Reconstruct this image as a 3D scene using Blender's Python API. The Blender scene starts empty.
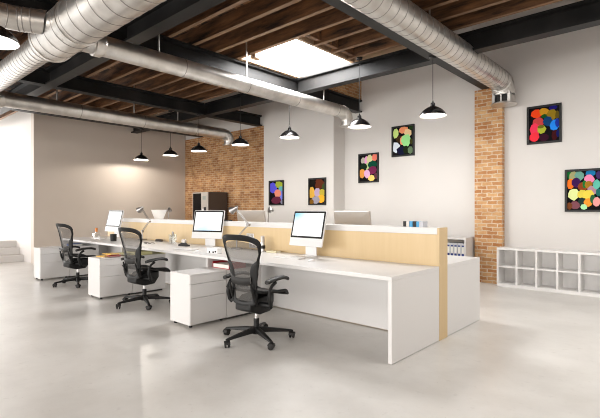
import bpy, bmesh, math, random
from mathutils import Vector, Matrix
PI = math.pi
random.seed(4)
S = bpy.context.scene
COL = S.collection

# ---------------------------------------------------------------- helpers
class MB:
    def __init__(s): s.v = []; s.f = []; s.m = []
    def add(s, vs, fs, m=0):
        b = len(s.v); s.v += [tuple(v) for v in vs]
        for f in fs: s.f.append(tuple(b+i for i in f)); s.m.append(m)
        return s
    def box(s, x0, x1, y0, y1, z0, z1, m=0):
        vs = [(x0,y0,z0),(x1,y0,z0),(x1,y1,z0),(x0,y1,z0),(x0,y0,z1),(x1,y0,z1),(x1,y1,z1),(x0,y1,z1)]
        return s.add(vs, [(0,3,2,1),(4,5,6,7),(0,1,5,4),(1,2,6,5),(2,3,7,6),(3,0,4,7)], m)
    def obox(s, c, size, rz=0, ry=0, rx=0, m=0):
        b = len(s.v); a, bb, cc = [q/2 for q in size]
        s.box(-a, a, -bb, bb, -cc, cc, m)
        M = Matrix.Translation(c) @ Matrix.Rotation(rz,4,'Z') @ Matrix.Rotation(ry,4,'Y') @ Matrix.Rotation(rx,4,'X')
        for i in range(b, len(s.v)): s.v[i] = tuple(M @ Vector(s.v[i]))
        return s
    def prism(s, poly, d0, d1, axis='Y', m=0):
        n = len(poly)
        P = {'Y': lambda a,b,d:(a,d,b), 'Z': lambda a,b,d:(a,b,d), 'X': lambda a,b,d:(d,a,b)}[axis]
        vs = [P(a,b,d0) for a,b in poly] + [P(a,b,d1) for a,b in poly]
        fs = [tuple(range(n)), tuple(range(2*n-1, n-1, -1))] + [(i,i+n,(i+1)%n+n,(i+1)%n) for i in range(n)]
        return s.add(vs, fs, m)
    def loft(s, rings, cap=True, closed=True, m=0):
        n = len(rings[0]); b = len(s.v); fs = []
        for k in range(len(rings)-1):
            for i in range(n if closed else n-1):
                j = (i+1) % n
                fs.append((k*n+i, k*n+j, (k+1)*n+j, (k+1)*n+i))
        if cap:
            fs.append(tuple(range(n-1,-1,-1))); fs.append(tuple((len(rings)-1)*n+i for i in range(n)))
        return s.add([p for r in rings for p in r], fs, m)
    def tube(s, pts, r, n=8, m=0, cap=True, flat=1.0):
        pts = [Vector(p) for p in pts]; k = len(pts)
        rs = r if isinstance(r, (list, tuple)) else [r]*k
        rings = []; up = None
        for i, p in enumerate(pts):
            t = (pts[min(i+1,k-1)] - pts[max(i-1,0)]).normalized()
            if up is None:
                up = Vector((0,0,1)) if abs(t.z) < .9 else Vector((0,1,0))
            a = t.cross(up)
            if a.length < 1e-5: a = t.cross(Vector((1,0,0)))
            a.normalize(); b = a.cross(t).normalized(); up = b
            rings.append([tuple(p + a*math.cos(2*PI*j/n)*rs[i] + b*math.sin(2*PI*j/n)*rs[i]*flat) for j in range(n)])
        return s.loft(rings, cap, True, m)
    def lathe(s, prof, n=24, M=None, cap=True, m=0):
        M = M or Matrix()
        rings = [[tuple(M @ Vector((r*math.cos(2*PI*j/n), r*math.sin(2*PI*j/n), z))) for j in range(n)] for r, z in prof]
        return s.loft(rings, cap, True, m)
    def grid(s, fn, nu, nv, m=0):
        vs = [fn(i/nu, j/nv) for j in range(nv+1) for i in range(nu+1)]
        return s.add(vs, [(j*(nu+1)+i, j*(nu+1)+i+1, (j+1)*(nu+1)+i+1, (j+1)*(nu+1)+i) for j in range(nv) for i in range(nu)], m)
    def build(s, name, mats, parent=None, smooth=True, bevel=0, ang=35, fix=True):
        me = bpy.data.meshes.new(name)
        me.from_pydata(s.v, [], s.f)
        if not isinstance(mats, (list, tuple)): mats = [mats]
        for q in mats: me.materials.append(q)
        for p, q in zip(me.polygons, s.m): p.material_index = q
        if fix:
            bm = bmesh.new(); bm.from_mesh(me); bmesh.ops.recalc_face_normals(bm, faces=bm.faces); bm.to_mesh(me); bm.free()
        if smooth:
            for p in me.polygons: p.use_smooth = True
            me.set_sharp_from_angle(angle=math.radians(ang))
        o = bpy.data.objects.new(name, me); COL.objects.link(o)
        if parent: o.parent = parent
        if bevel:
            b = o.modifiers.new('bevel', 'BEVEL'); b.width = bevel; b.segments = 2; b.limit_method = 'ANGLE'
        return o

def tag(o, label, cat, group=None):
    o['label'] = label; o['category'] = cat
    if group: o['group'] = group
    return o
def thing(name, label, cat, loc=(0,0,0), rz=0, group=None):
    o = bpy.data.objects.new(name, None); COL.objects.link(o)
    o.empty_display_size = .1
    o.location = loc; o.rotation_euler = (0,0,rz)
    return tag(o, label, cat, group)
def struct(o): o['kind'] = 'structure'; return o
def dup(root, loc, rz, label):
    r = root.copy(); COL.objects.link(r); r.location = loc; r.rotation_euler = (0,0,rz); r['label'] = label
    for ch in list(root.children):
        c = ch.copy(); COL.objects.link(c); c.parent = r
        for g in list(ch.children):
            d = g.copy(); COL.objects.link(d); d.parent = c
    return r
def lin(c):
    return tuple(((x/255)/12.92 if x/255 <= .04045 else ((x/255+.055)/1.055)**2.4) for x in c) + (1,)

# ---------------------------------------------------------------- materials
def mat(name, color, rough=.5, metal=0, spec=.5, noise=None, bump=None, emit=0, coat=0):
    m = bpy.data.materials.new(name); m.use_nodes = True
    nt = m.node_tree; N = nt.nodes; L = nt.links; b = N['Principled BSDF']
    b.inputs['Roughness'].default_value = rough; b.inputs['Metallic'].default_value = metal
    b.inputs['Specular IOR Level'].default_value = spec
    b.inputs['Base Color'].default_value = color
    if coat: b.inputs['Coat Weight'].default_value = coat
    if emit:
        b.inputs['Emission Color'].default_value = color; b.inputs['Emission Strength'].default_value = emit
    if noise:
        sc, c2, detail = noise
        tc = N.new('ShaderNodeTexCoord'); n = N.new('ShaderNodeTexNoise'); n.inputs['Scale'].default_value = sc; n.inputs['Detail'].default_value = detail
        r = N.new('ShaderNodeMix'); r.data_type = 'RGBA'; r.inputs['A'].default_value = color; r.inputs['B'].default_value = c2
        mr = N.new('ShaderNodeMapRange'); mr.inputs['From Min'].default_value = .35; mr.inputs['From Max'].default_value = .65
        L.new(tc.outputs['Object'], n.inputs['Vector']); L.new(n.outputs['Fac'], mr.inputs['Value'])
        L.new(mr.outputs['Result'], r.inputs['Factor']); L.new(r.outputs['Result'], b.inputs['Base Color'])
        if bump:
            bp = N.new('ShaderNodeBump'); bp.inputs['Strength'].default_value = bump; bp.inputs['Distance'].default_value = .01
            L.new(n.outputs['Fac'], bp.inputs['Height']); L.new(bp.outputs['Normal'], b.inputs['Normal'])
    return m
C = lambda r,g,b: (r,g,b,1)
M = {}
M['white'] = mat('white_laminate', C(.70,.685,.672), .38)
M['shelfwhite'] = mat('white_shelf_laminate', C(.84,.825,.81), .4)
M['whitegloss'] = mat('white_plastic', C(.82,.82,.82), .25)
M['wall'] = mat('white_plaster', C(.67,.645,.62), .75, noise=(.6, C(.63,.605,.58), 4))
M['taupe'] = mat('taupe_plaster', C(.585,.52,.46), .75, noise=(.7, C(.555,.49,.43), 4))
M['steel'] = mat('blackened_steel', C(.006,.006,.0065), .45, 0, .22, noise=(2.2, C(.018,.0175,.017), 8), bump=.15)
M['black'] = mat('black_plastic', C(.010,.010,.010), .45, 0, .3)
M['blackgloss'] = mat('black_enamel', C(.008,.008,.008), .22)
M['charcoal'] = mat('charcoal_plastic', C(.022,.021,.02), .55, 0, .3)
M['blackglass'] = mat('black_glass', C(.002,.002,.0025), .12, 0, .12)
M['chrome'] = mat('chrome', C(.75,.75,.75), .15, 1)
M['alu'] = mat('brushed_aluminium', C(.62,.6,.58), .35, 1)
M['galv'] = mat('galvanised_sheet', C(.72,.70,.67), .33, .95, noise=(5, C(.55,.53,.50), 6), bump=.04)
M['seam'] = mat('duct_seam', C(.30,.285,.27), .5, .8)
M['lampmetal'] = mat('satin_lamp_metal', C(.36,.35,.34), .32, .9)
M['brown'] = mat('dark_brown_panel', C(.052,.036,.028), .45)
M['shellgrey'] = mat('shaded_back_grey', C(.42,.38,.34), .4)  # shade on the monitor backs put into this grey; sockets share it
M['silver'] = mat('silver_panel', C(.50,.46,.42), .4, .3)
M['red'] = mat('red_cover', C(.40,.02,.03), .5)
M['paper'] = mat('paper', C(.8,.78,.72), .8)
M['yellow'] = mat('pale_yellow_card', C(.72,.68,.36), .7)
M['ochre'] = mat('ochre_cover', C(.72,.42,.06), .5)
M['blue'] = mat('blue_cover', C(.03,.12,.42), .5)
M['sky'] = mat('light_blue_cover', C(.06,.34,.62), .5)
M['orange'] = mat('orange_cap', C(.75,.25,.05), .5)
M['cream'] = mat('cream_paper', C(.78,.72,.5), .7)
M['bindergrey'] = mat('binder_grey', C(.55,.56,.6), .5)
M['navy'] = mat('navy_label', C(.02,.04,.2), .5)
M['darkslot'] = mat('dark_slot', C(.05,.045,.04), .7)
M['bulb'] = mat('lit_bulb', C(1,.95,.88), .5, emit=9)
M['glow_enamel'] = mat('glowing_white_enamel', C(.85,.83,.8), .4, emit=.2)  # faint glow put into the enamel to stand in for caught lamplight
M['panel_light'] = mat('lit_daylight_pane', C(1,1,1), .5, emit=5)
M['winpane'] = mat('lit_window_pane', C(1,1,1), .5, emit=2.2)

def glassmat():
    m = bpy.data.materials.new('clear_glass'); m.use_nodes = True
    nt = m.node_tree; N = nt.nodes; L = nt.links; N.remove(N['Principled BSDF'])
    t = N.new('ShaderNodeBsdfTransparent'); t.inputs['Color'].default_value = C(.96,.97,.97)
    g = N.new('ShaderNodeBsdfGlossy'); g.inputs['Roughness'].default_value = .05
    lw = N.new('ShaderNodeLayerWeight'); lw.inputs['Blend'].default_value = .22
    mx = N.new('ShaderNodeMixShader')
    L.new(lw.outputs['Facing'], mx.inputs[0]); L.new(t.outputs[0], mx.inputs[1]); L.new(g.outputs[0], mx.inputs[2])
    L.new(mx.outputs[0], N['Material Output'].inputs['Surface']); return m
M['glass'] = glassmat()

def meshmat():
    m = bpy.data.materials.new('woven_mesh_fabric'); m.use_nodes = True
    nt = m.node_tree; N = nt.nodes; L = nt.links; b = N['Principled BSDF']
    b.inputs['Base Color'].default_value = C(.085,.08,.075); b.inputs['Roughness'].default_value = .5
    t = N.new('ShaderNodeBsdfTransparent'); t.inputs['Color'].default_value = C(1,1,1)
    mx = N.new('ShaderNodeMixShader'); mx.inputs[0].default_value = .66
    L.new(t.outputs[0], mx.inputs[1]); L.new(b.outputs[0], mx.inputs[2])
    L.new(mx.outputs[0], N['Material Output'].inputs['Surface']); return m
M['mesh'] = meshmat()

def brickmat(name, c1, c2, mortar, dark, bw, rh):
    m = bpy.data.materials.new(name); m.use_nodes = True
    nt = m.node_tree; N = nt.nodes; L = nt.links; b = N['Principled BSDF']; b.inputs['Roughness'].default_value = .85
    g = N.new('ShaderNodeNewGeometry'); sp = N.new('ShaderNodeSeparateXYZ'); ad = N.new('ShaderNodeMath'); cb = N.new('ShaderNodeCombineXYZ')
    L.new(g.outputs['Position'], sp.inputs[0]); L.new(sp.outputs['X'], ad.inputs[0]); L.new(sp.outputs['Y'], ad.inputs[1])
    L.new(ad.outputs[0], cb.inputs['X']); L.new(sp.outputs['Z'], cb.inputs['Y'])
    nv = N.new('ShaderNodeTexNoise'); nv.inputs['Scale'].default_value = 13
    L.new(g.outputs['Position'], nv.inputs['Vector'])
    vm = N.new('ShaderNodeVectorMath'); vm.operation = 'MULTIPLY_ADD'; vm.inputs[1].default_value = (.035,.035,.035)
    L.new(nv.outputs['Color'], vm.inputs[0]); L.new(cb.outputs[0], vm.inputs[2])
    br = N.new('ShaderNodeTexBrick'); br.inputs['Scale'].default_value = 1
    br.inputs['Brick Width'].default_value = bw; br.inputs['Row Height'].default_value = rh
    br.inputs['Mortar Size'].default_value = .009; br.inputs['Mortar Smooth'].default_value = .4; br.inputs['Bias'].default_value = 0
    br.inputs['Color1'].default_value = c1; br.inputs['Color2'].default_value = c2; br.inputs['Mortar'].default_value = mortar
    L.new(vm.outputs[0], br.inputs['Vector'])
    n2 = N.new('ShaderNodeTexNoise'); n2.inputs['Scale'].default_value = 3.5; n2.inputs['Detail'].default_value = 8; n2.inputs['Roughness'].default_value = .7
    L.new(g.outputs['Position'], n2.inputs['Vector'])
    mr = N.new('ShaderNodeMapRange'); mr.inputs['From Min'].default_value = .38; mr.inputs['From Max'].default_value = .68; mr.inputs['To Max'].default_value = .75
    L.new(n2.outputs['Fac'], mr.inputs['Value'])
    mx = N.new('ShaderNodeMix'); mx.data_type = 'RGBA'; mx.blend_type = 'MULTIPLY'; mx.inputs['B'].default_value = dark
    L.new(mr.outputs['Result'], mx.inputs['Factor']); L.new(br.outputs['Color'], mx.inputs['A']); L.new(mx.outputs['Result'], b.inputs['Base Color'])
    bp = N.new('ShaderNodeBump'); bp.inputs['Strength'].default_value = .5; bp.inputs['Distance'].default_value = .01; bp.invert = True
    L.new(br.outputs['Fac'], bp.inputs['Height']); L.new(bp.outputs['Normal'], b.inputs['Normal'])
    return m
M['brick'] = brickmat('old_brick', C(.34,.145,.05), C(.56,.32,.14), C(.52,.39,.25), C(.38,.27,.2), .19, .062)
M['brickcol'] = brickmat('pale_brick', C(.46,.20,.065), C(.68,.43,.21), C(.66,.56,.43), C(.62,.46,.33), .175, .067)

def woodmat(name, cdark, clight, axis, scale, stretch, rough=.7, obj=True, bump=.3, sharp=(.3,.7)):
    m = bpy.data.materials.new(name); m.use_nodes = True
    nt = m.node_tree; N = nt.nodes; L = nt.links; b = N['Principled BSDF']; b.inputs['Roughness'].default_value = rough
    tc = N.new('ShaderNodeTexCoord'); mp = N.new('ShaderNodeMapping')
    s = [scale]*3; s['XYZ'.index(axis)] = scale/stretch; mp.inputs['Scale'].default_value = s
    L.new(tc.outputs['Object'], mp.inputs['Vector'])
    oi = N.new('ShaderNodeObjectInfo'); ml = N.new('ShaderNodeMath'); ml.operation = 'MULTIPLY'; ml.inputs[1].default_value = 37
    L.new(oi.outputs['Random'], ml.inputs[0])
    n = N.new('ShaderNodeTexNoise'); n.noise_dimensions = '4D'; n.inputs['Scale'].default_value = 1; n.inputs['Detail'].default_value = 7; n.inputs['Roughness'].default_value = .65
    L.new(mp.outputs[0], n.inputs['Vector']); L.new(ml.outputs[0], n.inputs['W'])
    cr = N.new('ShaderNodeValToRGB'); cr.color_ramp.elements[0].position = sharp[0]; cr.color_ramp.elements[1].position = sharp[1]
    cr.color_ramp.elements[0].color = cdark; cr.color_ramp.elements[1].color = clight
    L.new(n.outputs['Fac'], cr.inputs[0]); L.new(cr.outputs[0], b.inputs['Base Color'])
    bp = N.new('ShaderNodeBump'); bp.inputs['Strength'].default_value = bump; bp.inputs['Distance'].default_value = .01
    L.new(n.outputs['Fac'], bp.inputs['Height']); L.new(bp.outputs['Normal'], b.inputs['Normal'])
    return m
M['joist'] = woodmat('weathered_joist', C(.016,.007,.0035), C(.27,.125,.05), 'X', 11, 7, sharp=(.36,.66))
M['joistedge'] = woodmat('tan_joist_edge', C(.10,.05,.025), C(.34,.20,.11), 'X', 12, 12)  # paler tan for the joist undersides
M['palewood'] = woodmat('pale_timber', C(.20,.12,.07), C(.46,.31,.19), 'X', 12, 14)
M['maple'] = woodmat('maple_veneer', C(.625,.46,.245), C(.66,.495,.275), 'Z', 22, 16, .42, bump=.0)
M['mapleend'] = woodmat('maple_edge', C(.60,.44,.235), C(.66,.49,.27), 'Z', 22, 16, .42, bump=.0)

def plankmat():
    m = bpy.data.materials.new('rough_ceiling_planks'); m.use_nodes = True
    nt = m.node_tree; N = nt.nodes; L = nt.links; b = N['Principled BSDF']; b.inputs['Roughness'].default_value = .8
    g = N.new('ShaderNodeNewGeometry'); sp = N.new('ShaderNodeSeparateXYZ'); cb = N.new('ShaderNodeCombineXYZ')
    L.new(g.outputs['Position'], sp.inputs[0]); L.new(sp.outputs['Y'], cb.inputs['X']); L.new(sp.outputs['X'], cb.inputs['Y'])
    br = N.new('ShaderNodeTexBrick'); br.inputs['Scale'].default_value = 1; br.inputs['Brick Width'].default_value = 1.7; br.inputs['Row Height'].default_value = .16
    br.inputs['Mortar Size'].default_value = .006; br.inputs['Color1'].default_value = C(.08,.033,.012); br.inputs['Color2'].default_value = C(.36,.165,.062); br.inputs['Mortar'].default_value = C(.01,.006,.004)
    L.new(cb.outputs[0], br.inputs['Vector'])
    n2 = N.new('ShaderNodeTexNoise'); n2.inputs['Scale'].default_value = 4; n2.inputs['Detail'].default_value = 10; n2.inputs['Roughness'].default_value = .75
    L.new(g.outputs['Position'], n2.inputs['Vector'])
    mr = N.new('ShaderNodeMapRange'); mr.inputs['From Min'].default_value = .44; mr.inputs['From Max'].default_value = .54
    L.new(n2.outputs['Fac'], mr.inputs['Value'])
    mx = N.new('ShaderNodeMix'); mx.data_type = 'RGBA'; mx.blend_type = 'MULTIPLY'; mx.inputs['B'].default_value = C(.16,.12,.10)
    L.new(mr.outputs['Result'], mx.inputs['Factor']); L.new(br.outputs['Color'], mx.inputs['A']); L.new(mx.outputs['Result'], b.inputs['Base Color'])
    return m
M['planks'] = plankmat()

def floormat():
    m = bpy.data.materials.new('polished_concrete'); m.use_nodes = True
    nt = m.node_tree; N = nt.nodes; L = nt.links; b = N['Principled BSDF']; b.inputs['Specular IOR Level'].default_value = .45
    g = N.new('ShaderNodeNewGeometry')
    n1 = N.new('ShaderNodeTexNoise'); n1.inputs['Scale'].default_value = 1.3; n1.inputs['Detail'].default_value = 7; n1.inputs['Roughness'].default_value = .62
    n2 = N.new('ShaderNodeTexNoise'); n2.inputs['Scale'].default_value = 14; n2.inputs['Detail'].default_value = 5
    v = N.new('ShaderNodeTexVoronoi'); v.inputs['Scale'].default_value = 17
    for q in (n1, n2, v): L.new(g.outputs['Position'], q.inputs['Vector'])
    cr = N.new('ShaderNodeValToRGB'); cr.color_ramp.elements[0].position = .36; cr.color_ramp.elements[1].position = .60
    cr.color_ramp.elements[0].color = C(.635,.612,.575); cr.color_ramp.elements[1].color = C(.73,.71,.675)
    L.new(n1.outputs['Fac'], cr.inputs[0])
    m1 = N.new('ShaderNodeMapRange'); m1.inputs['From Min'].default_value = .62; m1.inputs['From Max'].default_value = .75; m1.inputs['To Max'].default_value = .45
    L.new(n2.outputs['Fac'], m1.inputs['Value'])
    x1 = N.new('ShaderNodeMix'); x1.data_type = 'RGBA'; x1.inputs['B'].default_value = C(.54,.515,.48)
    L.new(m1.outputs['Result'], x1.inputs['Factor']); L.new(cr.outputs[0], x1.inputs['A'])
    m2 = N.new('ShaderNodeMapRange'); m2.inputs['From Min'].default_value = .035; m2.inputs['From Max'].default_value = .075; m2.inputs['To Min'].default_value = .5; m2.inputs['To Max'].default_value = 0
    L.new(v.outputs['Distance'], m2.inputs['Value'])
    x2 = N.new('ShaderNodeMix'); x2.data_type = 'RGBA'; x2.inputs['B'].default_value = C(.40,.37,.34)
    L.new(m2.outputs['Result'], x2.inputs['Factor']); L.new(x1.outputs['Result'], x2.inputs['A'])
    L.new(x2.outputs['Result'], b.inputs['Base Color'])
    mr = N.new('ShaderNodeMapRange'); mr.inputs['To Min'].default_value = .22; mr.inputs['To Max'].default_value = .42
    L.new(n1.outputs['Fac'], mr.inputs['Value']); L.new(mr.outputs['Result'], b.inputs['Roughness'])
    return m
M['floor'] = floormat()

def screenmat(name, glowx, glowz, tint):
    # a lit display: white page fading to pale blue; generated coordinates of the pane itself
    m = bpy.data.materials.new(name); m.use_nodes = True
    nt = m.node_tree; N = nt.nodes; L = nt.links; b = N['Principled BSDF']
    b.inputs['Base Color'].default_value = C(.02,.02,.02); b.inputs['Roughness'].default_value = .15
    tc = N.new('ShaderNodeTexCoord'); mp = N.new('ShaderNodeMapping')
    mp.inputs['Location'].default_value = (-glowx, 0, -glowz)
    L.new(tc.outputs['Generated'], mp.inputs['Vector'])
    ln = N.new('ShaderNodeVectorMath'); ln.operation = 'LENGTH'
    vm = N.new('ShaderNodeVectorMath'); vm.operation = 'MULTIPLY'; vm.inputs[1].default_value = (1,0,1)
    L.new(mp.outputs[0], vm.inputs[0]); L.new(vm.outputs[0], ln.inputs[0])
    ns = N.new('ShaderNodeTexNoise'); ns.inputs['Scale'].default_value = 3; L.new(tc.outputs['Generated'], ns.inputs['Vector'])
    ad = N.new('ShaderNodeMath'); ad.operation = 'MULTIPLY_ADD'; ad.inputs[1].default_value = .35
    L.new(ns.outputs['Fac'], ad.inputs[0]); L.new(ln.outputs['Value'], ad.inputs[2])
    cr = N.new('ShaderNodeValToRGB'); cr.color_ramp.elements[0].position = .18; cr.color_ramp.elements[1].position = .72
    cr.color_ramp.elements[0].color = tint; cr.color_ramp.elements[1].color = C(1,1,1)
    L.new(ad.outputs[0], cr.inputs[0]); L.new(cr.outputs[0], b.inputs['Emission Color']); b.inputs['Emission Strength'].default_value = 1.15
    return m

# ---------------------------------------------------------------- room shell
XG = -11.75      # taupe wall
YW = 8.1         # white wall
YB = 7.69        # brick wall and projecting white section
ZC = 3.93        # underside of planks
ZT = 4.7
ZB0, ZB1 = 3.445, 3.715
struct(MB().box(-18, 4, -10, 8.4, -.1, 0).build('floor', M['floor'], smooth=False))
m = MB()
sk = (-5.60, -4.22, 4.56, 6.08)
m.box(-18, sk[0], -10, 6.10, ZC, ZC+.06); m.box(sk[1], 4, -10, 6.10, ZC, ZC+.06)
m.box(sk[0], sk[1], -10, sk[2], ZC, ZC+.06); m.box(sk[0], sk[1], sk[3], 6.10, ZC, ZC+.06); m.box(-18, 4, 6.10, 6.14, ZC, ZT); m.box(-18, 4, 6.10, 8.4, ZT, ZT+.06)
struct(m.build('ceiling', M['planks'], smooth=False))
struct(MB().box(-5.95, 4, YW, YW+.2, 0, ZT).build('wall_right', M['wall'], smooth=False))
struct(MB().box(-8.2, -5.95, YB, YW+.2, 0, ZT).build('wall_middle', M['wall'], smooth=False))
struct(MB().box(-11.95, -8.2, YB, YW+.2, 0, 3.44).build('wall_brick', M['brick'], smooth=False))
struct(MB().box(-11.95, -8.2, YB+.03, YW+.2, 3.44, ZT).build('wall_upper', M['wall'], smooth=False))
struct(MB().box(-11.95, XG, 3.5, YB, 0, ZT).build('wall_far', M['taupe'], smooth=False))
struct(MB().box(4, 4.2, -10, YW+.2, 0, ZT).build('wall_near', M['taupe'], smooth=False))
struct(MB().box(-17, -11.95, 3.5, 3.7, 0, ZT).build('wall_alcove', M['wall'], smooth=False))
struct(MB().box(-2.965, -2.49, 7.98, YW, 0, 3.44).build('brick_pillar', M['brickcol'], smooth=False))
# alcove with steps and a big daylight window
m = MB()
for k in range(3): m.box(-16.6, -12.5-.3*k, -.5, 3.5, .165*k, .165*(k+1))
struct(m.build('stair_steps', M['wall'], smooth=False, bevel=.006))
w = struct(MB().box(-16.8, -16.6, -.5, 3.5, 0, .6).box(-16.8, -16.6, -.5, 3.5, 3.75, ZT).build('wall_end', M['wall'], smooth=False))
w = struct(MB().box(-16.78, -16.70, -.5, 3.5, .6, .68).box(-16.78, -16.70, -.5, 3.5, 3.67, 3.75).box(-16.78, -16.70, 1.6, 1.68, .68, 3.67).build('window_1', M['whitegloss'], smooth=False))
MB().box(-16.75, -16.73, -.5, 3.5, .68, 3.67).build('pane', M['winpane'], w, smooth=False)

# skylight
w = struct(MB().box(sk[0]-.05, sk[1]+.05, sk[2]-.05, sk[2], ZC+.06, ZC+.14).box(sk[0]-.05, sk[1]+.05, sk[3], sk[3]+.02, ZC+.06, ZC+.14)
    .box(sk[0]-.05, sk[0], sk[2], sk[3], ZC+.06, ZC+.14).box(sk[1], sk[1]+.05, sk[2], sk[3], ZC+.06, ZC+.14).build('window_2', M['whitegloss'], smooth=False))
MB().box(sk[0], sk[1], sk[2]-.02, sk[3], ZB1+.09, ZB1+.11).build('pane', M['panel_light'], w, smooth=False)

# steel beams: I sections

def ibeam(a0, a1, l0, l1, axis):
    m = MB(); c = (a0+a1)/2
    P = [(a0,ZB0),(a1,ZB0),(a1,ZB0+.03),(c+.02,ZB0+.045),(c+.02,ZB1-.045),(a1,ZB1-.03),(a1,ZB1),(a0,ZB1),(a0,ZB1-.03),(c-.02,ZB1-.045),(c-.02,ZB0+.045),(a0,ZB0+.03)]
    if axis == 'Y': m.prism(P, l0, l1, 'Y')
    else: m.prism(P, l0, l1, 'X')
    return struct(m.build('ceiling_beam', M['steel'], smooth=False))
ibeam(-2.84, -2.64, -3.5, YW, 'Y')
ibeam(-5.65, -5.47, -3.5, YB+.41, 'Y')
ibeam(-8.45, -8.27, -3.5, YB, 'Y')
ibeam(-10.99, -10.81, -3.5, YB, 'Y')
xs = [XG, -10.99, -10.81, -8.45, -8.27, -5.65, -5.47, -2.84, -2.64, 3.9]
for y0, y1 in ((2.64, 2.82), (5.93, 6.11)):
    for i in range(0, 10, 2): ibeam(y0, y1, xs[i], xs[i+1], 'X')
ibeam(2.64, 2.82, -16.6, -11.95, 'X')
# joists laid across the beams
y = -2.755
while y < 6.0:
    spans = [(-16.5 if y < 3.4 else -11.7, 3.9)]
    if sk[2]-.02 < y < sk[3]+.05: spans = [(-11.7, sk[0]-.06), (sk[1]+.06, 3.9)]
    for a, b in spans:
        struct(MB().box(a, b, y-.03, y+.03, ZB1+.006, ZC).box(a, b, y-.031, y+.031, ZB1, ZB1+.006, 1).build('ceiling_joist', [M['joist'], M['joistedge']], smooth=False))
    y += .405
# trimmers and plates round the skylight
for bx in ((-5.47, -5.40, 4.56, 5.93, ZB1, ZB1+.07), (sk[1], sk[1]+.05, 4.56, 5.93, ZB1+.01, ZC), (-5.47, -2.84, 5.93, 5.99, ZB1, ZB1+.085), (-5.17, -5.07, 4.57, 4.70, ZB1-.05, ZB1+.088)):
    struct(MB().box(*bx).build('timber_trimmer', M['palewood'], smooth=False))
for k in range(3):
    yy = 4.535 + .405*k
    struct(MB().box(-4.09, -4.02, yy+.032, yy+.372, ZB1+.03, ZC).build('joist_blocking', M['joist'], smooth=False))
# low brickwork carried on the beam beyond the ceiling edge
struct(MB().box(-5.63, -5.49, 6.15, YW, ZB1, ZT).build('brick_infill', M['brick'], smooth=False))

# ---------------------------------------------------------------- ducts
def duct_pipe(M4, r, z0, z1, pitch, n=40, h=.003, w=.011, first=None):
    # plain pipe with slim raised seams of darker metal
    m = MB(); prof = [(r, z0, 0)]; z = z0 + pitch
    while z < z1 - w:
        prof += [(r, z-w/2, 0), (r+h, z-w/3, 1), (r+h, z+w/3, 1), (r, z+w/2, 1)]; z += pitch
    prof.append((r, z1, 0))
    for (r0,a,_), (r1,b,k) in zip(prof, prof[1:]):
        m.lathe([(r0,a),(r1,b)], n, M4, cap=False, m=k)
    m.lathe([(.001,z0),(r,z0)], n, M4, cap=False); m.lathe([(r,z1),(.001,z1)], n, M4, cap=False)
    return m
def along(p, d):
    d = Vector(d).normalized(); return Matrix.Translation(p) @ d.to_track_quat('Z','Y').to_matrix().to_4x4()
def elbow(p, d0, d1, R, r, n=28, k=8):
    # quarter bend from direction d0 to d1, starting at p
    d0 = Vector(d0).normalized(); d1 = Vector(d1).normalized(); p = Vector(p); c = p + d1*R
    pts = []; 
    for i in range(k+1):
        a = PI/2*i/k
        pts.append(c - d1*R*math.cos(a) + d0*R*math.sin(a))
    m = MB()
    for i in range(k):     # short gores with a raised seam between
        t = (pts[i+1]-pts[i]).normalized()
        b0, b1 = pts[i], pts[i+1]
    m.tube(pts, r, n)
    for i in range(0, k+1, 2):
        a = PI/2*i/k; t = (d0*math.cos(a) + d1*math.sin(a))
        m.lathe([(r-.004,-.006),(r+.005,-.004),(r+.005,.004),(r-.004,.006)], n, along(pts[i], t))
    return m, pts[-1]
def rod(parent, x, y, z0, z1=None):
    z1 = z1 or ZC
    MB().tube([(x,y,z0),(x,y,z1)], .011, 8).build('hanger_rod', M['galv'], parent)

DY, DZ = 1.755, 3.17
RW, RN = .226, .148
GM = [M['galv'], M['seam']]
XE = -5.30
d = thing('spiral_duct', 'large spiral-seamed trunk duct crossing overhead at the upper left', 'duct')
duct_pipe(along((XE,DY,DZ), (1,0,0)), RW, 0, 7.9, .21, 48).build('wide_section', GM, d)
duct_pipe(along((XE-.003,DY,DZ), (-1,0,0)), RN, 0, 6.3, .11, 40).build('narrow_section', GM, d)
for x in (-4.55, XE+.03):
    MB().lathe([(RW-.005,-.025),(RW+.009,-.022),(RW+.009,.022),(RW-.005,.025)], 48, along((x,DY,DZ), (1,0,0)), cap=False).build('coupling_band', M['galv'], d)
def saddle(c, dr, r, trunk_r, length, n=32):
    # pipe end cut to sit on the trunk, running out along dr
    dr = Vector(dr).normalized(); A = along(c, dr); R0 = trunk_r + .012; rings = []
    r0, r1 = [], []
    for j in range(n):
        a = 2*PI*j/n; p = A @ Vector((r*math.cos(a), r*math.sin(a), 0))
        dz = p.z - DZ; yy = DY + math.copysign(math.sqrt(max(R0*R0-dz*dz, 1e-6)), dr.y)
        k = (yy - p.y)/dr.y; r0.append(tuple(p + dr*k)); r1.append(tuple(A @ Vector((r*math.cos(a), r*math.sin(a), length))))
    return [r0, r1]

d = thing('branch_duct', 'short branch duct bending into the large trunk duct, top left corner', 'duct')
dr = Vector((-.45,-.9,0)).normalized(); c0 = Vector((-4.80,DY,DZ+.03)); m = MB()
rg = saddle(c0, dr, .118, RW, .44)
p1 = c0 + dr*.44
m.loft(rg, cap=False)
m.tube([p1, p1+Vector((-.03,-.12,0)), p1+Vector((-.03,-3.4,0))], .118, 32)
for q,t in ((c0+dr*.33,dr),(c0+dr*.40,dr),(p1,dr),(p1+Vector((-.03,-.12,0)),(0,-1,0)),(p1+Vector((-.03,-.5,0)),(0,-1,0)),(p1+Vector((-.03,-1.0,0)),(0,-1,0))):
    m.lathe([(.116,-.006),(.122,-.004),(.122,.004),(.116,.006)], 32, along(q,t), cap=False, m=1)
m.build('duct_section', GM, d)
rod(d, p1.x-.03, .75, DZ+.125)

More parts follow.
